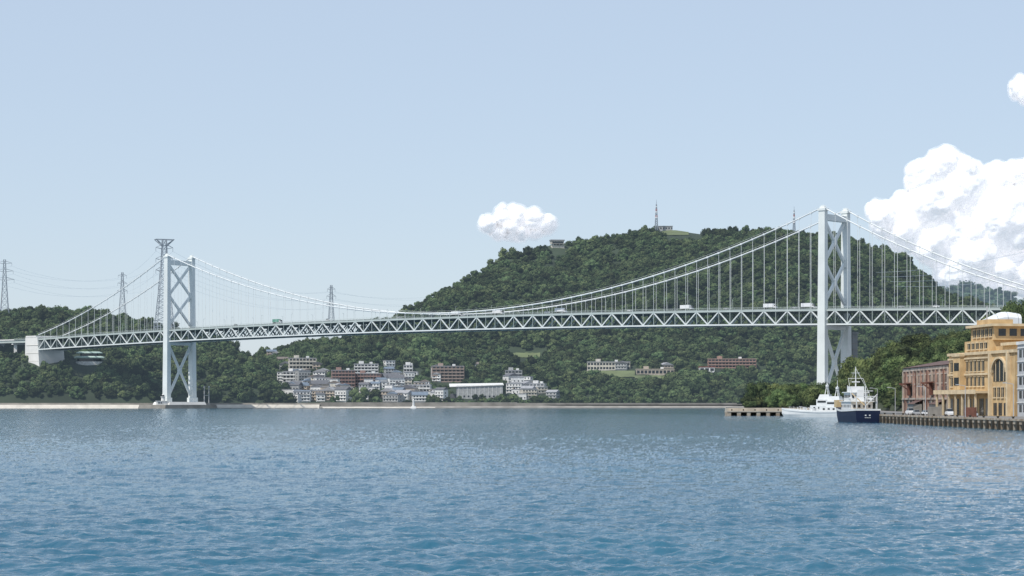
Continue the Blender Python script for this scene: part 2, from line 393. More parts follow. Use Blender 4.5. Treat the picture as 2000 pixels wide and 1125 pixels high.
# ---------------------------------------------------------------- shore promenade / seawall
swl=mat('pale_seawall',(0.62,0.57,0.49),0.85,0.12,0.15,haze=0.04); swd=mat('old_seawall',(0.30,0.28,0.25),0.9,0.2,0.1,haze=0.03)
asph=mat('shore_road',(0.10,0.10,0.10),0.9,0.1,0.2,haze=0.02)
def seawall():
    mb=MB()
    def seg(p0,p1,d0,d1,m,top,hh,foot=-2):
        x0,x1=bear(p0,d0),bear(p1,d1)
        vs=[(x0,d0-9,-2),(x1,d1-9,-2),(x1,d1-5,hh),(x0,d0-5,hh),(x1,d1+4,hh),(x0,d0+4,hh)]
        mb.add(vs,[(0,1,2,3),(3,2,4,5)],m)
        mb.box(min(x0,x1),max(x0,x1),d0-10.5,d0-9.2,-2,.5,swd)
        mb.add([(x0,d0+4,hh),(x1,d1+4,hh),(x1,d1+4,top),(x0,d0+4,top),(x1,d1+5,top),(x0,d0+5,top),(x1,d1+5,hh-1),(x0,d0+5,hh-1)],[(0,1,2,3),(3,2,4,5),(5,4,6,7)],swd)
    seg(-700,290,1965,1960,swl,5.0,3.3); seg(290,420,1960,1960,swd,5,3.3); seg(420,625,1960,1975,swl,5.0,3.5)
    seg(625,1010,1975,2000,swd,5.6,2.0); seg(1010,1440,2000,2020,swd,5.0,2.2); seg(1440,2600,2020,2040,swd,4,2)
    mb.add([(bear(630,1962),1962,1.4),(bear(850,1975),1975,1.1),(bear(850,1966),1966,0.2),(bear(630,1952),1952,0.3)],[(0,1,2,3)],swl)
    mb.obj('seawall')
    mb=MB(); vs=[];fs=[]
    for k,px in enumerate(range(-700,2601,50)):
        d=lerp_tab([(-700,1970),(420,1965),(625,1980),(1010,2005),(2600,2045)],px)
        vs+=[(bear(px,d),d,3.3),(bear(px,2075),2075,3.3)]
        if k: fs.append((2*k-2,2*k,2*k+1,2*k-1))
    mb.add(vs,fs,asph); mb.obj('shore_road')
seawall()

# ---------------------------------------------------------------- suspension bridge
L0=Vector((-308,1933,0)); U=Vector((0.75,-0.6614,0)).normalized(); P=Vector((-U.y,U.x,0))
if P.y<0: P=-P
SPAN=712.0; HW=14.5; NW=20   # NW: panels in the west side span
def deckz(s):
    t=(s-356)/356
    if s<-215: t=(-215-356)/356
    return 75.8-3.3*t*t-0.0025*(s-356)
def B(s,off,z): 
    p=L0+U*s+P*off; return (p.x,p.y,z)
def s_at(px,off,):
    best=min(range(-200,860),key=lambda s:abs((B(s,off,0)[0]/B(s,off,0)[1]*F+CX)-px)); return float(best)
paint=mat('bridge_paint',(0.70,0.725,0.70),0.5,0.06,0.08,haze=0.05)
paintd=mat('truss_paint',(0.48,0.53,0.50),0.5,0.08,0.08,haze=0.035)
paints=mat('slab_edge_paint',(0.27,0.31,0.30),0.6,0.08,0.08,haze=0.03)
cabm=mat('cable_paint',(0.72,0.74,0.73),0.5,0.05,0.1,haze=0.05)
under=mat('deck_underside_shade',(0.15,0.19,0.18),0.8,0.1,0.1,haze=0.03)  # shade inside the truss is put into this darker colour
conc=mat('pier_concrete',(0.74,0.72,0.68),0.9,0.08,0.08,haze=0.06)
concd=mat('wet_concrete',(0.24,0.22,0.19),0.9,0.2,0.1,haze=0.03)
bridge=empty('suspension_bridge')
def tower(s,zb,name):
    mb=MB(); top=139.0
    BM=Matrix(((U.x,P.x,0,L0.x+U.x*s),(U.y,P.y,0,L0.y+U.y*s),(0,0,1,0),(0,0,0,1))); mb.M=BM
    for sg in(-1,1):
        c=sg*HW; b=sg*0.8
        mb.taper((-3.3,3.3,c+b-2.3,c+b+2.3),(-2.5,2.5,c-1.9,c+1.9),zb,top,paint)
        mb.taper((-4.2,4.2,c+b-3.0,c+b+3.0),(-4.2,4.2,c+b-3.0,c+b+3.0),zb,zb+4,paint)
        mb.box(-3.1,3.1,c-2.4,c+2.4,top,top+1.6,paint)
        mb.taper((-2.4,2.4,c-1.3,c+1.3),(-1.2,1.2,c-1.0,c+1.0),top+1.6,top+3.6,paint)
    a=HW-1.7
    mb.box(-2.0,2.0,-a,a,top-6.5,top-2.2,paint)
    dz=deckz(s)
    lv=[dz+3.5,(dz+top-6.5)/2+1.5,top-6.5]
    for z0,z1 in ((lv[0],lv[1]),(lv[1],lv[2]),(zb+6,dz-15)):
        for sgn in(1,-1):
            mb.beam((0,-a*sgn,z0),(0,a*sgn,z1),1.7,paint,2.0)
    for z in (lv[1],):
        for sg in(-1,1): mb.box(-1.6,1.6,sg*a-1.2,sg*a+1.2,z-2.6,z+2.6,paint)
    mb.box(-1.8,1.8,-a,a,dz-15,dz-12.2,paint)
    for zc in ((lv[0]+lv[1])/2,(lv[1]+lv[2])/2,(zb+6+dz-15)/2): mb.box(-1.2,1.2,-1.8,1.8,zc-2.0,zc+2.0,paint)
    mb.obj(name,bridge)
tower(0,6,'tower_west'); tower(SPAN,5,'tower_east')
def girder():
    mb=MB(); pan=178/18.0; D=10.2
    n0=-NW; n1=72+18
    zt=lambda i: deckz(i*pan)
    for i in range(n0,n1):
        s0,s1=i*pan,(i+1)*pan; a,b=zt(i),zt(i+1)
        for off in(-HW,HW):
            mb.beam(B(s0,off,a-1.8),B(s1,off,b-1.8),.9,paintd,1.15)
            mb.beam(B(s0,off,a-D-1.4),B(s1,off,b-D-1.4),.9,paint,1.05)
            if i%2==0: mb.beam(B(s0,off,a-D-1),B(s1,off,b-2),0.65,paint,0.8)
            else: mb.beam(B(s0,off,a-2),B(s1,off,b-D-1),0.65,paint,0.8)
            mb.beam(B(s0,off,a-D-1),B(s0,off,a-2),0.35,paintd)
        mb.beam(B(s0,-HW,a-D-1.4),B(s0,HW,a-D-1.4),0.7,under,1.0)
        mb.beam(B(s0,-HW,a-2.6),B(s0,HW,a-2.6),0.6,under,1.6)
        mb.beam(B(s0,-HW,a-D-1),B(s0,-4,a-3),0.6,under,.8); mb.beam(B(s0,HW,a-D-1),B(s0,4,a-3),0.6,under,.8)
        mb.beam(B(s0,0,a-D-1),B(s0,-6,a-3),0.5,under,.7); mb.beam(B(s0,0,a-D-1),B(s0,6,a-3),0.5,under,.7)
        mb.beam(B(s0,-HW,a-D-1.4),B(s1,HW,b-D-1.4),0.6,under); mb.beam(B(s0,HW,a-D-1.4),B(s1,-HW,b-D-1.4),0.6,under)
        for off in (-9,-3,3,9): mb.beam(B(s0,off,a-2.2),B(s1,off,b-2.2),.5,under,1.4)
        mb.beam(B(s0,0,a-D-.6),B(s1,0,b-D-.6),2.4,under,.4)
    mb.obj('stiffening_truss',bridge)
    mb=MB(); rs=[]
    for k in range(-60,261):
        s=k*4.0
        z=deckz(s); rs.append([B(s,-13.2,z-1.4),B(s,13.2,z-1.4),B(s,13.2,z-.3),B(s,-13.2,z-.3)])
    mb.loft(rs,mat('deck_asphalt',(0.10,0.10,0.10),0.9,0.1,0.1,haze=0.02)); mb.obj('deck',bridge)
    mb=MB()
    for off in(-13.2,13.2):
        for k in range(-60,256):
            s=k*4.0; z=deckz(s); z1=deckz(s+4)
            mb.beam(B(s,off,z+.75),B(s+4,off,z1+.75),.12,paintd,.14)
            mb.beam(B(s,off,z+.3),B(s+4,off,z1+.3),.10,paintd,.12)
            mb.beam(B(s,off,z-.85),B(s+4,off,z1-.85),.16,paints,.9)
            mb.beam(B(s,off,z-.3),B(s,off,z+.8),.12,paintd)
    mb.obj('railing',bridge)
    mb=MB()
    for k in range(-4,23):
        s=k*39.0+10; z=deckz(s)
        for off in(-12.8,12.8): mb.beam(B(s,off,z),B(s,off,z+7),.16,paintd); mb.beam(B(s,off,z+7),B(s,off*.85,z+7.4),.14,paintd)
    mb.obj('lamp_posts',bridge)
girder()
def cablez(s):
    if 0<=s<=SPAN:
        t=(s-356)/356; zm=deckz(356)+2.2; return zm+(141.6-zm)*t*t
    d=(-s/(NW*178/18.0) if s<0 else (s-SPAN)/178); ze=72
    return 141.6+(ze-141.6)*d-4*6.5*d*(1-d)*1.0
def cables():
    mb=MB(); pan=178/18.0
    for off in(-HW,HW):
        rs=[]
        for i in range(-NW,91):
            s=i*pan; z=cablez(s); c=Vector(B(s,off,z))
            rs.append([tuple(c+P*(0.52*math.cos(t*math.pi/4))+Vector((0,0,0.52*math.sin(t*math.pi/4)))) for t in range(8)])
        mb.loft(rs,cabm)
    mb.obj('main_cables',bridge)
    mb=MB()
    for off in(-HW,HW):
        for i in range(-NW+1,90):
            if i in(0,72): continue
            s=i*pan; z=cablez(s); dz=deckz(s)-1.5
            if z-dz>0.8:
                mb.beam(B(s,off,dz),B(s,off,z),.23,cabm); mb.beam(B(s-.6,off,z),B(s+.6,off,z),1.25,cabm)
        for i in range(-NW,90):
            s=i*pan; 
            mb.beam(B(s,off,cablez(s)+1.7),B(s+pan,off,cablez(s+pan)+1.7),.10,cabm)
    mb.obj('hanger_ropes',bridge)
cables()
def anchor(s0,s1,zb,name,flip):
    mb=MB(); BM=Matrix(((U.x,P.x,0,L0.x),(U.y,P.y,0,L0.y),(0,0,1,0),(0,0,0,1))); mb.M=BM
    zt=deckz(s0)+1
    a,b=(s0-4,s1) if not flip else (s0,s1+3)
    mb.taper((a,b,-15.5,15.5),(s0,s1-1,-15.0,15.0),zb,zt,conc)
    for k in range(1,4):
        z=zb+(zt-zb)*k/4
        mb.box(a+2,b-1.5,-15.52,-14.9,z,z+.15,cream)
    mb.box(s0+1,s1-3,-15.2,15.2,zt,zt+1.6,conc)
    mb.obj(name,bridge)
anchor(-219,-198,38,'anchorage_west',True); anchor(890,928,0,'anchorage_east',False)
def approach():
    mb=MB()
    for off in(-12,12):
        mb.beam(B(-217,off,deckz(-217)-2.6),B(-420,off,deckz(-420)-2.6),1.2,paintd,2.6)
    for s in(-245,-290,-335,-380):
        for off in(-8,8):
            p=B(s,off,0); mb.beam((p[0],p[1],20),(p[0],p[1],deckz(s)-5),3,conc)
        mb.beam(B(s,-12,deckz(s)-4.6),B(s,12,deckz(s)-4.6),3,conc,1.8)
    mb.obj('approach_viaduct',bridge)
    mb=MB(); rs=[]
    for k in range(46): 
        s=-240-k*4.0; z=deckz(s); rs.append([B(s,-13.2,z-1.4),B(s,13.2,z-1.4),B(s,13.2,z-.3),B(s,-13.2,z-.3)])
    mb.loft(rs,conc); mb.obj('approach_deck',bridge)
    for s,name in((0,'tower_pier_west'),(SPAN,'tower_pier_east')):
        mb=MB(); BM=Matrix(((U.x,P.x,0,L0.x+U.x*s),(U.y,P.y,0,L0.y+U.y*s),(0,0,1,0),(0,0,0,1))); mb.M=BM
        mb.taper((-20,20,-34,30),(-19,19,-32,28),-3,3.4,concd); mb.taper((-12,12,-22,22),(-11,11,-21,21),3.4,6,conc)
        mb.obj(name,bridge)
approach()
keep(*B(-208,2,0)[:2],17); keep(*B(-208,-14,0)[:2],9); keep(*B(-199,-16,0)[:2],7)
for s in(0,712): keep(*B(s,0,0)[:2],24)

def pier_station():
    b=B(0,-16,0); mb=MB(); mb.M=frame(b[0]-2,b[1]-10,3.4,0.4)
    mb.box(-5,5,-3,3,0,3.2,white); mb.box(-5.5,5.5,-3.5,3.5,3.2,3.6,white)
    mb.cyl((1,0,3.6),(1,0,7),1.8,white,12); mb.cyl((1,0,7),(1,0,7.5),2.4,white,12); mb.cyl((1,0,7.5),(1,0,9),1.2,glass,10); mb.cyl((1,0,9),(1,0,10),1.4,white,10,0.1)
    for x in(-3.5,-1.5): mb.box(x-.6,x+.6,-3.06,-2.9,1,2.3,glass)
    mb.obj('light_beacon_station')
    mb=MB()
    for px in(399,408):
        x=bear(px,1945); mb.cyl((x,1945,1),(x,1945,21),.6,grey,8,.4); mb.box(x-.9,x+.9,1944.5,1945.5,19.5,20.4,grey)
    mb.beam((bear(399,1945),1945,12),(bear(408,1945),1945,12),.4,grey)
    mb.obj('gate_post')
    mb=MB(); x=bear(808,1960); mb.taper((x-3,x+3,1952,1958),(x-2,x+2,1953,1957),-1,2,conc); mb.cyl((x,1955,2),(x,1955,7.5),1.2,white,10,.8); mb.cyl((x,1955,7.5),(x,1955,8.6),1.0,white,10,.3)
    mb.obj('harbour_light')
pier_station()

# vehicles on the deck
tire=mat('tyre_rubber',(0.02,0.02,0.02),0.9,0.1,2); wpaint=mat('white_vehicle_paint',(0.78,0.78,0.78),0.35,0.03,1,haze=0.02,spec=0.5)
gpaint=mat('green_vehicle_paint',(0.12,0.30,0.22),0.35,0.03,1,haze=0.04); spaint=mat('silver_vehicle_paint',(0.45,0.46,0.48),0.35,0.03,1,haze=0.02)
cglass=mat('vehicle_glass',(0.02,0.025,0.03),0.1,0.1,1,spec=0.8)
def truck_mesh(body):
    mb=MB(); 
    mb.box(-5.2,3.0,-1.25,1.25,1.1,3.8,body); mb.box(-5.3,5.2,-0.5,0.5,.7,1.1,tire)
    rings=[[(3.3,-1.2,.6),(3.3,1.2,.6),(3.3,1.2,3.0),(3.3,-1.2,3.0)],[(5.0,-1.2,.6),(5.0,1.2,.6),(5.0,1.15,3.0),(5.0,-1.15,3.0)]]
    mb.loft(rings[:2],wpaint); mb.box(5.0,5.4,-1.15,1.15,.6,1.7,wpaint); mb.box(4.98,5.08,-1.0,1.0,1.8,2.8,cglass)
    for sy in(-1,1): mb.box(4.0,4.8,sy*1.22-.03,sy*1.22+.03,1.8,2.7,cglass)
    for x in(-4.3,-3.1,4.1):
        for sy in(-1,1): mb.cyl((x,sy*1.0,.5),(x,sy*1.28,.5),.5,tire,12)
    return mb.mesh('truck')
def car_mesh(body,van=False):
    mb=MB(); h=2.0 if van else 1.45
    sec=[(-2.2,.35,.9),(-2.1,.3,h*.62),(-1.3,.3,h*.66),(-.9,.3,h*.66),(1.0,.3,h*.64),(2.1,.3,h*.5),(2.25,.35,.7)]
    rs=[[(x,-.82,b),(x,.82,b),(x,.82,t),(x,-.82,t)] for x,b,t in sec]; mb.loft(rs,body)
    r=[[(-1.9,-.75,h*.6),(1.2,-.75,h*.6),(1.2,.75,h*.6),(-1.9,.75,h*.6)],[(-1.5,-.62,h),(.5,-.62,h),(.5,.62,h),(-1.5,.62,h)]]
    mb.loft(r,cglass); mb.box(-1.45,.45,-.6,.6,h,h+.05,body)
    for x in(-1.35,1.4):
        for sy in(-1,1): mb.cyl((x,sy*.68,.33),(x,sy*.86,.33),.33,tire,12)
    return mb.mesh('car')
tm=truck_mesh(wpaint); tg=truck_mesh(gpaint); cm=car_mesh(wpaint); cs_=car_mesh(spaint); vm=car_mesh(wpaint,True)
ang=math.atan2(U.y,U.x)
for px,me,nm,off in [(542,tg,'truck',-9),(893,tm,'truck',-9),(903,cm,'car',-9),(973,tm,'truck',-9),(1068,vm,'van',-9),(1095,tm,'truck',-9),(1103,cm,'car',-9),(1342,tm,'truck',-9),(1418,cs_,'car',-9),(1505,tm,'truck',-9),(1552,cs_,'car',-9),(1578,tm,'truck',-9),(1589,vm,'van',-9),(780,cs_,'car',-9),(640,vm,'van',-9),(460,cs_,'car',-9),(1230,cm,'car',-9),(1760,cs_,'car',-9),(1158,cs_,'car',5),(840,cm,'car',5),(1830,vm,'van',-9)]:
    s=s_at(px,off); o=bpy.data.objects.new(nm,me); S.collection.objects.link(o); o.location=B(s,off,deckz(s)-.28); o.rotation_euler=(0,0,ang+(math.pi if off>0 else 0))
for i in range(16):
    px=random.choice([random.uniform(60,290),random.uniform(430,600),random.uniform(640,1400)])
    o=bpy.data.objects.new('car',random.choice([cm,cs_,vm])); S.collection.objects.link(o); o.location=(bear(px,2020),2020,3.32); o.rotation_euler=(0,0,random.choice([0,math.pi]))

# ---------------------------------------------------------------- pylons and masts
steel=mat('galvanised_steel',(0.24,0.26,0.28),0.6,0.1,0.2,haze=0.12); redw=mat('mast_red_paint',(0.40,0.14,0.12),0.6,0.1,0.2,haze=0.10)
def pylon(px,py_top,d,zb,w0,w1,arms,th=.5,crown_=False):
    x=bear(px,d); H=hgt(py_top,d)-zb; mb=MB(); mb.M=frame(x,d,zb,0.35)
    n=max(7,int(H/6.5)); ts=[k/n for k in range(n+1)]
    wd=lambda t: w0*(1-t)**1.35+w1
    def cor(t): 
        a=wd(t)/2; return [(-a,-a,H*t),(a,-a,H*t),(a,a,H*t),(-a,a,H*t)]
    for k in range(n):
        c0,c1=cor(ts[k]),cor(ts[k+1])
        for i in range(4):
            j=(i+1)%4
            mb.beam(c0[i],c1[i],th,steel); mb.beam(c0[i],c1[j],th*.55,steel); mb.beam(c0[j],c1[i],th*.55,steel); mb.beam(c1[i],c1[j],th*.5,steel)
    pts=[]
    for t,L in arms:
        z=H*t
        for sg in(-1,1):
            a=wd(t)/2
            for yy in(-a,a):
                mb.beam((sg*a,yy,z),(sg*L,0,z+ (H*.015)),th*.7,steel); mb.beam((sg*a,yy,z+H*.045),(sg*L,0,z+H*.015),th*.6,steel)
            mb.beam((sg*L,0,z+H*.015),(sg*L,0,z-2.5),th*.6,steel)
            pts.append(mb.M@Vector((sg*L,0,z-2.5)))
    if crown_:
        for yy in(-5,5):
            mb.beam((-9.5,yy,H),(9.5,yy,H),th,steel); mb.beam((-9.5,yy,H),(-2.5,yy*.4,H*.93),th,steel); mb.beam((9.5,yy,H),(2.5,yy*.4,H*.93),th,steel)
            mb.beam((-9.5,yy,H),(0,yy*.5,H*.93),th*.7,steel); mb.beam((9.5,yy,H),(0,yy*.5,H*.93),th*.7,steel)
        mb.beam((-9.5,-5,H),(-9.5,5,H),th,steel); mb.beam((9.5,-5,H),(9.5,5,H),th,steel)
    mb.obj('transmission_tower'); return pts
a1=pylon(321,468,2200,hgt(650,2200),15,4.2,[(.90,9),(.78,9),(.66,9)],.62,True)
a2=pylon(239,532,2500,hgt(625,2500),7,2.0,[(.92,5),(.76,5.5),(.6,6)],.42)
a3=pylon(9,507,2350,hgt(625,2350),8,2.2,[(.93,8),(.8,9.5),(.66,10.5)],.45)
a4=pylon(647,557,2650,hgt(672,2650),9,2.2,[(.92,5),(.8,6),(.66,6.5)],.42)
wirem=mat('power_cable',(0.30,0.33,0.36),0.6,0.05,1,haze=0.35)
def wires(A,Bp,sag,name='power_line',th=.11):
    mb=MB()
    for a,b in zip(A,Bp):
        prev=None
        for k in range(25):
            t=k/24; p=Vector(a).lerp(Vector(b),t); p.z-=4*sag*t*(1-t)
            if prev is not None: mb.beam(prev,p,th,wirem)
            prev=p
    mb.obj(name)
wires(a3,a2,9); wires(a2,a1,5); wires(a1,a4,16)
wires(a4,[Vector((bear(905+2*i,2850),2850,hgt(572+6*i,2850))) for i in range(6)],8)
wires([Vector((bear(-300,2300),2300,hgt(520+10*i,2300))) for i in range(6)],a3,8)
wires([Vector((bear(1560+8*i,3100),3100,hgt(520+5*i,3100))) for i in range(4)],[Vector((bear(2500,1500),1500,hgt(330+28*i,1500))) for i in range(4)],34,th=.22)
def mast(px,pt,pb,d,w0):
    x=bear(px,d); zb=hgt(pb,d)-8; H=hgt(pt,d)-zb; mb=MB(); mb.M=frame(x,d,zb,0.2)
    n=12
    for k in range(n):
        t0,t1=k/n,(k+1)/n; a0,a1=w0*(1-t0*.75)/2,w0*(1-t1*.75)/2
        m=redw if k%3==0 and k>5 else steel
        c0=[(-a0,-a0,H*.85*t0),(a0,-a0,H*.85*t0),(a0,a0,H*.85*t0),(-a0,a0,H*.85*t0)]; c1=[(-a1,-a1,H*.85*t1),(a1,-a1,H*.85*t1),(a1,a1,H*.85*t1),(-a1,a1,H*.85*t1)]
        for i in range(4):
            j=(i+1)%4; mb.beam(c0[i],c1[i],.5,m); mb.beam(c0[i],c1[j],.3,m); mb.beam(c1[i],c1[j],.3,m)
    mb.cyl((0,0,H*.85),(0,0,H),.35,steel,6,.15)
    for t in(.4,.58,.75): mb.cyl((0,0,H*t),(0,0,H*t+2.2),2.4*(1.2-t),wpaint,10)
    mb.obj('radio_mast')
mast(1282,390,440,3040,4.0); mast(1551,403,447,2990,3.5)
def summit():
    p=Vector((bear(1088,2960),2930,0)); z=hgt(484,2930)
    mb=MB(); mb.M=frame(p.x,p.y,z,0.15)
    mb.box(-9,9,-5,5,-12,3,cream); mb.box(-10,8,-7,5,5,9.5,cream); mb.box(-11,9,-8,6,9.5,11,roofg)
    for x in(-8,-3,2,7): mb.box(x-.5,x+.5,-6,-5,3,5,grey)
    mb.box(-8.5,7,-7.1,-6.9,5.6,8.3,glass); mb.box(-6,6,-4,4,3,5,glass)
    mb.obj('observation_building'); keep(p.x,p.y,24); keep(p.x-3,p.y-25,16); keep(p.x-8,p.y-50,12); keep(p.x-9,p.y-75,9); keep(p.x-12,p.y-100,8)
    p=main.survey(1297,446); mb=MB(); mb.M=frame(p.x,p.y,p.z,0); mb.box(-12,12,-5,5,-3,6,grey); mb.box(-12.5,12.5,-5.5,5.5,6,6.8,roofg)
    for i in range(6): mb.box(-10+i*4,-8+i*4,-5.05,-4.9,2,4.5,glass)
    mb.obj('relay_station'); keep(p.x,p.y,12)
summit()
for dx in range(-10,31,6):
    for dy in range(-70,30,14):
        p=main.pt(1316,0.985); keep(p[0]+dx,p[1]+dy,13)
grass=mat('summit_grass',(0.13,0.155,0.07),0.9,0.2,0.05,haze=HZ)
def patch(px0,px1,py0,py1,hill=main,name='grass_clearing'):
    mb=MB(); vs=[];fs=[]; nu,nv=14,8
    for i in range(nu+1):
        for j in range(nv+1):
            p=hill.survey(px0+(px1-px0)*i/nu,py1+(py0-py1)*j/nv)+Vector((0,0,.8)); vs.append(tuple(p)); 
            if i%2==0 : keep(p.x,p.y,9)
    for i in range(nu):
        for j in range(nv): a=i*(nv+1)+j; fs.append((a,a+nv+1,a+nv+2,a+1))
    mb.add(vs,fs,grass); mb.obj(name,smooth=True)
patch(1292,1345,449,460); patch(1000,1055,691,700); patch(1145,1240,726,738); patch(1240,1325,735,741)
def pavilion():
    p=left.survey(172,712); mb=MB(); mb.M=frame(p.x,p.y+6,p.z,0.2); gw=mat('pale_green_roof',(0.50,0.62,0.55),0.5,0.1,.3,haze=.03)
    def ring(rx,ry,z): return [(rx*math.cos(t*math.pi/10),ry*math.sin(t*math.pi/10),z) for t in range(20)]
    mb.loft([ring(13,8,-8),ring(13,8,3)],white); mb.loft([ring(12,7.2,3),ring(12,7.2,6)],glass)
    mb.loft([ring(15,9,6),ring(15.4,9.3,7),ring(13,8,8.3)],gw); mb.loft([ring(9,6,8.3),ring(9,6,11)],glass); mb.loft([ring(13,7.5,11),ring(13,7.5,11.8),ring(10,6,12.8)],gw)
    mb.obj('rest_house'); keep(p.x,p.y+6,17); keep(p.x,p.y-12,15); keep(p.x,p.y-28,11)
pavilion()

# ---------------------------------------------------------------- near land, quay and harbour buildings
qc=mat('quay_concrete',(0.42,0.37,0.30),0.9,0.25,0.6,col2=(0.26,0.19,0.13)); qd=mat('quay_shade_and_fittings',(0.06,0.055,0.045),0.9,0.2,0.6)  # near-black paints the shade between piles; also colours fenders and bollards
QX=108.0
def land():
    mb=MB(); m=mat('harbour_pavement',(0.22,0.21,0.20),0.9,0.12,0.2)
    poly=[(QX,330),(QX,648),(136,655),(138,880),(140,1000),(130,1180),(142,1270),(160,1560),(900,1560),(900,330)]
    n=len(poly); vs=[(x,y,-3) for x,y in poly]+[(x,y,2.1) for x,y in poly]
    fs=[tuple(range(n,2*n))]+[(i,(i+1)%n,n+(i+1)%n,n+i) for i in range(n)]
    mb.add(vs,fs,m); mb.obj('harbour_ground')
    mb=MB()
    mb.box(QX-1.6,QX+1.2,330,649,1.25,2.16,qc); mb.box(QX-1.75,QX-1.3,330,649,2.0,2.45,qc)
    y=331
    while y<648:
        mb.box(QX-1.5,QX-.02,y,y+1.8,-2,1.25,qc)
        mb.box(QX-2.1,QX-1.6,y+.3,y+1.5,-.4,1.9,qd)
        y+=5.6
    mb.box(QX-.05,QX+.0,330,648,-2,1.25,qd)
    y=335
    while y<646:
        mb.cyl((QX-.6,y,2.16),(QX-.6,y,2.7),.22,qd,8); mb.cyl((QX-.6,y,2.7),(QX-.6,y,2.9),.34,qd,8); y+=14
    mb.obj('quay')
land()
ybr=mat('brick_wall',(0.42,0.28,0.22),0.85,0.25,0.5,col2=(0.30,0.20,0.16)); plas=mat('stained_plaster',(0.48,0.40,0.33),0.85,0.25,0.4)
rust=mat('rusty_steel',(0.20,0.09,0.065),0.8,0.25,0.8); yel=mat('yellow_ochre_wall',(0.60,0.43,0.23),0.8,0.15,0.35,col2=(0.44,0.30,0.155))
yell=mat('pale_ochre_trim',(0.65,0.52,0.34),0.8,0.12,0.5); gl2=mat('dark_window',(0.03,0.035,0.04),0.15,0.2,1,spec=0.6)
roofr=mat('warehouse_roof',(0.14,0.09,0.08),0.8,0.2,0.4); lg=mat('light_grey_panel',(0.48,0.49,0.50),0.7,0.1,0.4); scr=mat('steel_shutter',(0.30,0.28,0.25),0.6,0.15,0.6)
def fr(A,Bp):
    A=Vector((*A,2.12));Bp=Vector((*Bp,2.12)); u=(Bp-A); L=u.length; u.normalize(); v=Vector((-u.y,u.x,0))
    if v.x<0: v=-v
    return Matrix(((u.x,v.x,0,A.x),(u.y,v.y,0,A.y),(0,0,1,A.z),(0,0,0,1))),L
def warehouse():
    M,L=fr((130,692),(129.2,617)); mb=MB(); mb.M=M; H=15.0; D=24
    mb.box(0,L,0,D,0,H-.0,ybr); mb.gable(0,L,0,D,H,2.4,roofr,.7,'x'); mb.box(-.3,L+.3,-.35,0,H-1.2,H-.2,plas)
    nb=12; bw=L/nb
    for i in range(nb+1): mb.box(i*bw-.45,i*bw+.45,-.5,0,0,H-1.2,ybr if i%2 else plas)
    for i in range(nb):
        x=(i+.5)*bw
        mb.box(x-1.6,x+1.6,-.12,0.05,9.8,12.2,gl2); mb.box(x-1.9,x+1.9,-.3,-.1,9.4,9.75,plas); mb.box(x-1.9,x+1.9,-.3,-.1,12.25,12.6,plas)
        mb.box(x-1.5,x+1.5,-.1,0.05,6.0,8.6,gl2 if i%3 else plas); mb.box(x-2.1,x+2.1,-.12,0.05,.2,4.2,scr if i%2 else gl2)
        mb.box(x-.06,x+.06,-.2,-.12,9.8,12.2,plas)
    mb.box(0,L,-.7,-.1,4.6,5.2,plas)
    for u in(14,52):
        mb.box(u-.8,u+.8,-1.4,-.5,6,10.0,rust); mb.beam((u,-.9,9.6),(u,-4,9.7),.5,rust); mb.beam((u,-.9,7.6),(u,-3.5,9.5),.35,rust)
        mb.box(u-4,u+4,-1.8,-.5,9.8,10.1,rust)
    for i in range(4): mb.box(L,L+.1,3+i*5,3+i*5+2.4,9.5,12.4,gl2); mb.box(L,L+.1,3+i*5,3+i*5+2.4,4,7,gl2)
    for u in(30,66): mb.box(u-5,u+5,-3.2,-.5,0,3.2,scr); mb.add([(u-5.4,-3.6,3.2),(u+5.4,-3.6,3.2),(u+5.4,-.5,4.4),(u-5.4,-.5,4.4)],[(0,1,2,3)],roofr)
    for u in(6,25,44,70): mb.cyl((u,-.7,.2),(u,-.7,H-1.4),.14,rust,6)
    mb.obj('brick_warehouse')
warehouse()
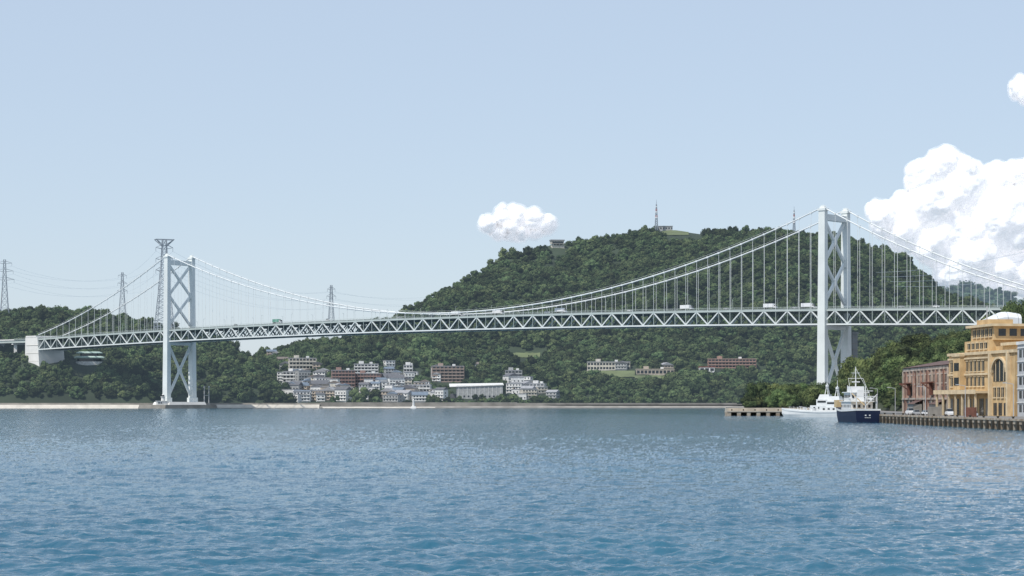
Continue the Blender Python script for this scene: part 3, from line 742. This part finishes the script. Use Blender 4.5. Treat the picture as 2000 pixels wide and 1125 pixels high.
def yellow():
    M,L=fr((128.2,612),(135.0,560)); mb=MB(); mb.M=M
    def wins(u0,u1,n,z0,z1,v=0,fr_=True):
        w_=(u1-u0)/n
        for i in range(n):
            x=u0+(i+.5)*w_; mb.box(x-w_*.3,x+w_*.3,v-.06,v+.1,z0,z1,gl2)
            if fr_:
                mb.box(x-w_*.36,x+w_*.36,v-.3,v,z0-.35,z0-.02,yell); mb.box(x-w_*.36,x+w_*.36,v-.22,v,z1+.02,z1+.3,yell); mb.box(x-.08,x+.08,v-.12,v-.06,z0,z1,yell)
    mb.box(0,L,0,18,0,17.2,yel); mb.box(-.3,L+.3,-.5,18.3,17.2,18.0,yell)
    mb.box(10,30,1.2,14,18.0,21.2,yel); mb.box(12.5,31,2.2,13,21.2,25.0,yel); mb.box(11.3,32.4,1.0,14.2,25.0,25.7,yell)
    mb.box(15,25,3,10,25.7,27.2,yel)
    for i in range(3): mb.box(31,31.08,3.5+i*3.2,5.6+i*3.2,22.3,24.3,gl2)
    mb.box(30,L,3,16,18.0,19.4,yel)
    mb.box(36,L,2.2,16,19.4,20.2,yell)
    wins(14,30,5,22.3,24.3,2.2); wins(12,29,5,18.9,20.5,1.2)
    wins(1,30,9,12.6,15.4); wins(1,30,9,8.4,10.9)
    mb.box(0,33,-.45,0,11.4,12.0,yell); mb.box(0,33,-.45,0,16.0,16.5,yell)
    mb.box(8,14,-1.6,0,7.4,16.9,yel); mb.box(7.7,14.3,-1.9,0,16.9,17.6,yell); 
    for z0 in(8.6,12.8): mb.box(9,13,-1.66,-1.5,z0,z0+2.3,gl2)
    mb.box(-1,34,-4.2,0,6.3,6.9,yell); mb.box(-1,34,-4.4,-4.2,6.1,7.3,yell)
    for i in range(7): mb.box(i*5.4,i*5.4+.5,-4.0,-3.5,0,6.3,yell)
    for i in range(7): mb.box(i*5.0+.6,i*5.0+3.8,-.08,.1,.2,4.8,gl2 if i%2 else scr)
    cx=41.5
    arch=[(cx-5,-.08,9.5)]+[(cx+5*math.cos(math.pi-k*math.pi/12),-.08,12.0+3.6*math.sin(k*math.pi/12)) for k in range(13)]+[(cx+5,-.08,9.5)]
    mb.add(arch,[tuple(range(len(arch)))],gl2)
    for k in range(12):
        a=math.pi-k*math.pi/12; b=math.pi-(k+1)*math.pi/12
        mb.beam((cx+5.4*math.cos(a),-.25,12+4*math.sin(a)),(cx+5.4*math.cos(b),-.25,12+4*math.sin(b)),.8,yell,.5)
    for x in(-3,0,3): mb.box(cx+x-.15,cx+x+.15,-.2,-.1,9.5,15.2,yell)
    mb.box(34.5,35.6,-.9,0,0,17.2,yell); mb.box(48,49.2,-.9,0,0,17.2,yell)
    wins(36,48,4,5.2,7.8); 
    for i in range(3): mb.box(36.5+i*4,39+i*4,-.08,.1,.2,3.6,gl2)
    for i in range(4):
        for z0 in(4,8.5,13): mb.box(L,L+.08,2+i*4,4.2+i*4,z0,z0+2.4,gl2)
    mb.box(20,20.3,4,4.3,27.2,31,lg)
    mb.obj('yellow_harbour_building')
yellow()
def greyb():
    mb=MB(); mb.M=frame(0,0,2.12,0)
    mb.box(134,160,500,553,0,19,lg); mb.box(133.7,160.3,499.7,553.3,19,19.8,white)
    for f in range(5):
        for k in range(12): mb.box(133.94,134.1,501+k*4.3,503.6+k*4.3,1.2+f*3.6,3.2+f*3.6,gl2)
        for k in range(5): mb.box(136+k*4.6,138.6+k*4.6,499.94,500.1,1.2+f*3.6,3.2+f*3.6,gl2)
        mb.box(133.8,134,500,553,f*3.6+3.6,f*3.6+3.8,white)
    mb.obj('grey_office_building')
    d=930; x=bear(1949,d); zb=hgt(640,d); mb=MB(); mb.M=frame(x,d,zb,0)
    mw=mat('white_membrane_roof',(0.72,0.73,0.74),0.5,0.05,.2,haze=.02)
    rs=[]
    for k in range(13):
        t=k/12; xx=-9+18*t; h=1.2+5.2*min(1,t*1.8)**.8-(0.8*max(0,t-.75)*4)
        rs.append([(xx,7*math.cos(a*math.pi/10),h*math.sin(a*math.pi/10)**.45+.6) for a in range(0,11)])
    mb.loft(rs,mw); mb.box(-8.5,8.8,-6.6,6.6,-6,.8,lg)
    for k in range(7): mb.box(-7.5+k*2.3,-6+k*2.3,-6.66,-6.5,-1.6,.2,gl2)
    for k in(2,5,8,11):
        r=rs[k]; 
        for a,b in zip(r,r[1:]): mb.beam(a,b,.25,lg)
    mb.obj('domed_roof_building'); keep(x,d,13); keep(x,d-20,12); keep(x-5,d-35,9)
greyb()
def jetty():
    mb=MB(); jc=mat('jetty_concrete',(0.50,0.44,0.36),0.9,0.15,.3)
    x0,x1=bear(1418,905),137
    mb.box(x0,x1,899,911,1.6,2.2,jc); mb.box(x0+.2,x1,901,911.3,2.2,3.4,jc)
    x=x0
    while x<x1: mb.box(x,x+1.6,899.2,910,-2,1.6,qc); x+=4.2
    mb.box(x0+1,x1,902.5,909,-2,1.55,qd)
    for i in range(6): mb.cyl((x0+2+i*5,900,2.2),(x0+2+i*5,900,2.9),.25,qd,8)
    mb.obj('jetty')
jetty()
# ---- ships
navy=mat('navy_hull_paint',(0.010,0.018,0.05),0.5,0.1,.5,spec=.3); shw=mat('white_ship_paint',(0.74,0.75,0.74),0.4,0.05,.5,spec=.4)
buff=mat('buff_paint',(0.6,0.45,0.25),0.6,0.1,1)
def hull(mb,L,Bm,fb,m,mt,sheer=2.2):
    n=18; rb=[];
    for k in range(n+1):
        t=k/n; y=L*t
        hw=Bm/2*(0.86+.14*math.sin(min(1,t*2.2)*math.pi/2)) if t<.6 else Bm/2*max(0.02,(1-((t-.6)/.4)**2.0))
        z=fb*(1+.12*(1-t)**3)+sheer*max(0,t-.45)**1.6*2
        low=hw*(.86 if t<.7 else .86-(t-.7)*1.6)
        rk=max(0,t-.85)*L*.35
        rb.append([(-max(low,.02),y-rk,-.8),(max(low,.02),y-rk,-.8),(max(hw*.97,.03),y,fb*.6),(hw,y,z),(-hw,y,z),(-max(hw*.97,.03),y,fb*.6)])
    mb.loft(rb,m)
    for k in range(n):
        for i in(3,4): 
            a=Vector(rb[k][i]);b=Vector(rb[k+1][i]); mb.beam(a+Vector((0,0,.15)),b+Vector((0,0,.15)),.25,mt,.5)
    a=Vector(rb[0][3]);b=Vector(rb[0][4]); mb.beam(a+Vector((0,.1,.15)),b+Vector((0,.1,.15)),.25,mt,.5)
def trawler():
    mb=MB(); mb.M=frame(102.9,603,0,0.05); L=36
    hull(mb,L,8.4,3.2,navy,shw,2.6)
    mb.box(-3.4,3.4,1.5,9,3.3,3.5,buff)
    mb.box(-3.2,3.2,8,22,3.3,6.0,shw); mb.box(-3.5,3.5,7,23,6.0,6.2,shw); mb.box(-2.6,2.6,12,21,6.2,8.7,shw); mb.box(-3.0,3.0,11.5,21.8,8.7,8.95,shw)
    mb.box(-2.0,2.0,14,19,8.95,10.6,shw)
    for x in(-2.2,-.8,.8,2.2): mb.box(x-.35,x+.35,7.94,8.1,4.3,5.2,gl2); mb.box(x*.8-.3,x*.8+.3,11.94,12.1,7.1,8.0,gl2)
    for y in range(9,22,2): mb.box(-3.26,-3.1,y,y+.7,4.4,5.2,gl2)
    for y in range(12,21,2): mb.box(-2.66,-2.5,y+.2,y+1.4,7.2,8.1,gl2)
    mb.taper((-1,1,9.3,11.3),(-.8,.8,9.5,11.2),6.2,9.6,shw)
    mb.cyl((0,16.5,10.6),(0,16.5,16.5),.22,shw,8,.1); mb.beam((-2.2,16.5,13),(2.2,16.5,13),.14,shw); mb.beam((-1.3,16.5,14.6),(1.3,16.5,14.6),.12,shw); mb.box(-1.2,1.2,16.2,16.5,11.8,12.1,shw)
    mb.cyl((0,3.2,3.4),(0,3.2,10.5),.22,shw,8,.14); mb.beam((-2.2,3.2,9.2),(2.2,3.2,9.2),.2,shw)
    mb.beam((0,3.2,4.8),(-3.2,7,8.5),.2,buff); mb.beam((0,3.2,4.8),(2.8,.5,8.2),.2,shw)
    for x in(-2.9,2.9): mb.cyl((x,2,3.4),(x,2,7.6),.16,shw,6); 
    mb.beam((-2.9,2,7.6),(2.9,2,7.6),.2,shw)
    for (a,b) in (((0,16.5,16),(0,34,6.5)),((0,16.5,16),(0,3.2,10.5)),((-2.2,16.5,13),(-3,8,6.2)),((2.2,16.5,13),(3,8,6.2))): mb.beam(a,b,.06,shw)
    mb.cyl((0,28,4.5),(0,28,11),.2,shw,8,.12); mb.box(-4.2,-2.4,23.5,27.5,4.4,6.6,buff); mb.box(-2,2,24,27,4.4,6.2,shw)
    for x in(-2.9,2.9): mb.cyl((x,9,6.9),(x,11.5,6.9),.45,shw,10)
    for i in range(14): 
        for x in(-3.45,3.45): mb.beam((x,7.2+i*1.2,6.2),(x,7.2+i*1.2,7.2),.06,shw)
    for z in(6.7,7.2):
        for x in(-3.45,3.45): mb.beam((x,7.2,z),(x,22.8,z),.06,shw)
    for k in range(2):
        mb.box(-.9+k*1.2,-.45+k*1.2,-.06,.02,1.95,2.3,shw)
    for k in range(5): mb.box(-.9+k*.36,-.7+k*.36,-.06,.02,1.35,1.55,shw)
    for k in range(6): mb.cyl((4.35,3+k*5,1.6),(4.75,3+k*5,1.6),.6,tire,12)
    mb.obj('fishing_training_ship')
trawler()
def patrol(A,C,zs):
    mb=MB(); A=Vector(A); C=Vector(C); d=(C-A).normalized(); a=math.atan2(d.y,d.x)-math.pi/2
    mb.M=frame(A.x,A.y,0,a)@Matrix.Diagonal((1.15,1,zs,1)); L=(C-A).length
    hull(mb,L,6.2,1.9,shw,shw,1.2)
    mb.box(-2.3,2.3,3,14,2.0,4.2,shw); mb.box(-2.0,2.0,5,11.5,4.2,6.4,shw); mb.taper((-1.8,1.8,6,11),(-1.5,1.5,6.4,10.2),6.4,8.2,shw)
    for s in(-1,1):
        for k in range(5): mb.box(s*2.3-.05,s*2.3+.05,3.8+k*2,4.6+k*2,2.9,3.6,gl2)
        mb.box(s*2.0-.05,s*2.0+.05,6,11,5.2,5.9,gl2)
    mb.box(-1.7,1.7,11.45,11.55,5.2,5.9,gl2)
    mb.beam((-.9,7,8.2),(0,7.6,12.2),.25,shw); mb.beam((.9,7,8.2),(0,7.6,12.2),.25,shw); mb.beam((0,8.6,8.2),(0,7.6,12.2),.25,shw)
    mb.cyl((0,7.6,12.2),(0,7.6,14.5),.1,shw,6); mb.beam((-1.4,7.6,10.6),(1.4,7.6,10.6),.3,shw); mb.cyl((0,7.6,11),(0,7.6,11.8),.7,shw,10)
    mb.cyl((0,17,2.6),(0,17,3.6),.7,lg,10); mb.beam((0,17,3.4),(0,19.6,3.8),.2,lg)
    mb.box(-1,1,.8,2.6,2,3.4,lg)
    for k in range(18):
        for s in(-1,1): mb.beam((s*(2.8-max(0,k-11)*.38),.6+k*1.35,2.1),(s*(2.8-max(0,k-11)*.38),.6+k*1.35,3.2+max(0,k-10)*.1),.07,shw)
    mb.obj('patrol_ship')
patrol((133,806),(107.0,820),1.0); patrol((134,838),(110,850),1.1)
def clutter():
    for y,x,c in((583,118,scr),(528,116,rust)):
        mb=MB(); mb.M=frame(x,y,2.12,random.uniform(-.2,.2))
        mb.box(-1.2,1.2,-3,3,.15,2.5,c)
        for k in range(13): 
            for sx in(-1,1): mb.box(sx*1.2-.04,sx*1.2+.04,-2.9+k*.46,-2.7+k*.46,.25,2.4,c)
        for sx in(-1,1):
            for sy in(-1,1): mb.box(sx*1.12-.12,sx*1.12+.12,sy*2.92-.12,sy*2.92+.12,0,2.56,c)
        mb.obj('shipping_container')
    for y,me,nm in((575,vm,'van'),(608,cm,'car'),(622,cs_,'car'),(632,vm,'van'),(545,cs_,'car')):
        o=bpy.data.objects.new(nm,me); S.collection.objects.link(o); o.location=(120.5,y,2.13); o.rotation_euler=(0,0,math.pi/2+random.uniform(-.1,.1))
    for y in(470,520,570,615,645):
        mb=MB(); mb.cyl((113,y,2.1),(113,y,10),.11,lg,8,.07); mb.beam((113,y,10),(111.2,y,10.3),.12,lg); mb.box(110.6,111.5,y-.18,y+.18,10.2,10.4,lg); mb.obj('street_lamp')
clutter()
dkc=mat('dark_tower_concrete',(0.20,0.21,0.21),0.9,0.15,.2,haze=.04)
mb=MB(); d=1480; x=bear(1664,d); mb.M=frame(x,d,2,ang); mb.box(-2.6,2.6,-3.4,3.4,0,52,dkc)
for k in range(12): mb.box(-2.7,2.7,-3.5,3.5,3+k*4.2,3.3+k*4.2,concd)
mb.box(-3.1,3.1,-3.9,3.9,52,53.5,dkc); mb.obj('elevator_shaft')

# ---------------------------------------------------------------- forests
GRID={}
for (x,y,r) in FOOT:
    for gx in range(int((x-r)//20),int((x+r)//20)+1):
        for gy in range(int((y-r)//20),int((y+r)//20)+1): GRID.setdefault((gx,gy),[]).append((x,y,r))
def clear(x,y):
    for a,b,r in GRID.get((int(x//20),int(y//20)),()):
        if (x-a)**2+(y-b)**2<r*r: return False
    return True
def forest(name,hill,sp,scale,col,vmax=1.06,dens=None,vmin=0.0,p0=None,p1=None,sink=.25):
    pts=[]; p0=hill.p0 if p0 is None else p0; p1=hill.p1 if p1 is None else p1
    px=p0
    while px<p1:
        r=lerp_tab(hill.ridge,px); f=lerp_tab(hill.foot,px); step=sp/((r+f)/2)*F
        nv=int((r-f)*(vmax-vmin)/sp)
        for j in range(nv+1):
            v=vmin+(j+random.random())/nv*(vmax-vmin); q=px+random.uniform(-.6,.6)*step
            if q<p0 or q>p1: continue
            if dens and random.random()>dens(q,v): continue
            x,y,z=hill.pt(q,v)
            if z<1 or not clear(x,y): continue
            big=.8+.5*max(0,noise.noise(Vector((x/70,y/70,2))))*2
            s=scale*random.choice([.5,.7,.9,1,1,1.2,1.55])*big
            pts.append((x,y,z-s*sink,s))
        px+=step
    return scatter(name,pts,col)
def dmain(q,v):
    if 540<q<1010 and v<.13: return .25
    if v<.03: return .5
    return 1
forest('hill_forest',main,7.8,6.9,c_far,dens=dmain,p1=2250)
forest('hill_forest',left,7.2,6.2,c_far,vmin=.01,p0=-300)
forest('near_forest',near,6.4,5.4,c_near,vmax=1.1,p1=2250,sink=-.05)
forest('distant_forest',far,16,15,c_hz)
pts=[]
for i in range(420):
    px=random.choice([random.uniform(-100,560),random.uniform(1040,1480),random.uniform(1040,1480),random.uniform(620,1040)]); d=random.uniform(2036,2060)
    x=bear(px,d)
    if clear(x,d): s=random.uniform(2.5,6.5); pts.append((x,d,3+s*.1,s))
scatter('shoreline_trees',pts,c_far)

# ---------------------------------------------------------------- clouds
CE=0.36; CEC=(0.93,0.93,0.99)  # clouds glow slightly, in place of light scattered inside them
cloudm=mat('cloud_white',(0.76,0.76,0.76),1.0,0.01,.001,haze=CE,spec=0.0,hazecol=CEC)
def shellmat(name,al):
    m=bpy.data.materials.new(name); m.use_nodes=True; N=m.node_tree.nodes; L=m.node_tree.links
    b=N['Principled BSDF']; b.inputs['Base Color'].default_value=(.76,.76,.76,1); b.inputs['Roughness'].default_value=1; b.inputs['Specular IOR Level'].default_value=0
    b.inputs['Emission Color'].default_value=(*CEC,1); b.inputs['Emission Strength'].default_value=CE
    tc=N.new('ShaderNodeTexCoord'); nz=N.new('ShaderNodeTexNoise'); nz.inputs['Scale'].default_value=.012; nz.inputs['Detail'].default_value=5
    mr=N.new('ShaderNodeMapRange'); mr.inputs['From Min'].default_value=.35; mr.inputs['From Max'].default_value=.65; mr.inputs['To Min'].default_value=0; mr.inputs['To Max'].default_value=al*2
    L.new(tc.outputs['Object'],nz.inputs['Vector']); L.new(nz.outputs['Fac'],mr.inputs['Value']); L.new(mr.outputs['Result'],b.inputs['Alpha'])
    return m
sh1=shellmat('cloud_edge_dense',.35); sh2=shellmat('cloud_edge_thin',.16)
def cloud(blobs,d,vox,core=True,soft=1.0):
    import bmesh
    cx=sum(b[0] for b in blobs)/len(blobs); cy=sum(b[1] for b in blobs)/len(blobs)
    O=Vector((bear(cx,d),d,hgt(cy,d))); k=d/F
    root=empty('cloud'); root.location=O
    t1=bpy.data.textures.new('cloud_lumps','CLOUDS'); t1.noise_scale=30*k; t1.noise_depth=2
    t2=bpy.data.textures.new('cloud_wisps','CLOUDS'); t2.noise_scale=9*k; t2.noise_depth=2
    rr=random.Random(int(cx))
    bm=bmesh.new()
    for bx,by,r in blobs:
        for q in range(9):
            if q==0: o=Vector((0,0,0)); s=r
            else:
                v=Vector((rr.gauss(0,1),rr.gauss(0,1)-.4,rr.gauss(0.2,1))).normalized(); o=v*r*.8; s=r*rr.uniform(.25,.48)
            p=Vector(((bx-cx+o.x)*k,(o.y+rr.uniform(-.3,.3)*r)*k,(cy-by+o.z)*k))
            bmesh.ops.create_icosphere(bm,subdivisions=3,radius=s*k,matrix=Matrix.Translation(p))
    me=bpy.data.meshes.new('cloud_body'); bm.to_mesh(me); bm.free()
    lay=([('body',cloudm,0)] if core else [])+[('edge_dense',sh1,1.8*soft),('edge_thin',sh2,4.0*soft)]
    for nm,mt,off in lay:
        m2=me.copy(); m2.materials.clear(); m2.materials.append(mt); o=bpy.data.objects.new(nm,m2); S.collection.objects.link(o); o.parent=root
        a=o.modifiers.new('u','REMESH'); a.mode='VOXEL'; a.voxel_size=vox*k; a.use_smooth_shade=True
        sm=o.modifiers.new('s','SMOOTH'); sm.iterations=3
        b=o.modifiers.new('d','DISPLACE'); b.texture=t1; b.strength=14*k; b.mid_level=.5; b.texture_coords='LOCAL'
        c=o.modifiers.new('e','DISPLACE'); c.texture=t2; c.strength=3.2*k; c.mid_level=.5; c.texture_coords='LOCAL'
        if off: e=o.modifiers.new('o','DISPLACE'); e.strength=off*k; e.mid_level=0
cloud([(1845,328,40),(1800,348,34),(1880,365,52),(1820,402,50),(1765,415,34),(1725,420,26),(1935,362,42),(1990,358,42),(2050,365,60),(1950,430,70),(1860,450,60),(1775,455,40),(2040,450,85),(1900,500,55),(1985,500,60),(2110,430,95),(2160,500,90),(1830,478,44),(1870,530,45),(1940,535,50),(2010,530,55),(1720,445,18)],12000,2.4,soft=1.3)
cloud([(1994,170,22),(2015,180,26),(2045,170,28)],12000,2.0,soft=1.3)
cloud([(958,438,17),(982,424,19),(1010,424,20),(1042,430,18),(1072,439,16),(1000,446,20),(1042,450,15),(975,450,14),(1018,458,13)],9000,1.4,soft=1.6)
print('OK foot',len(FOOT))
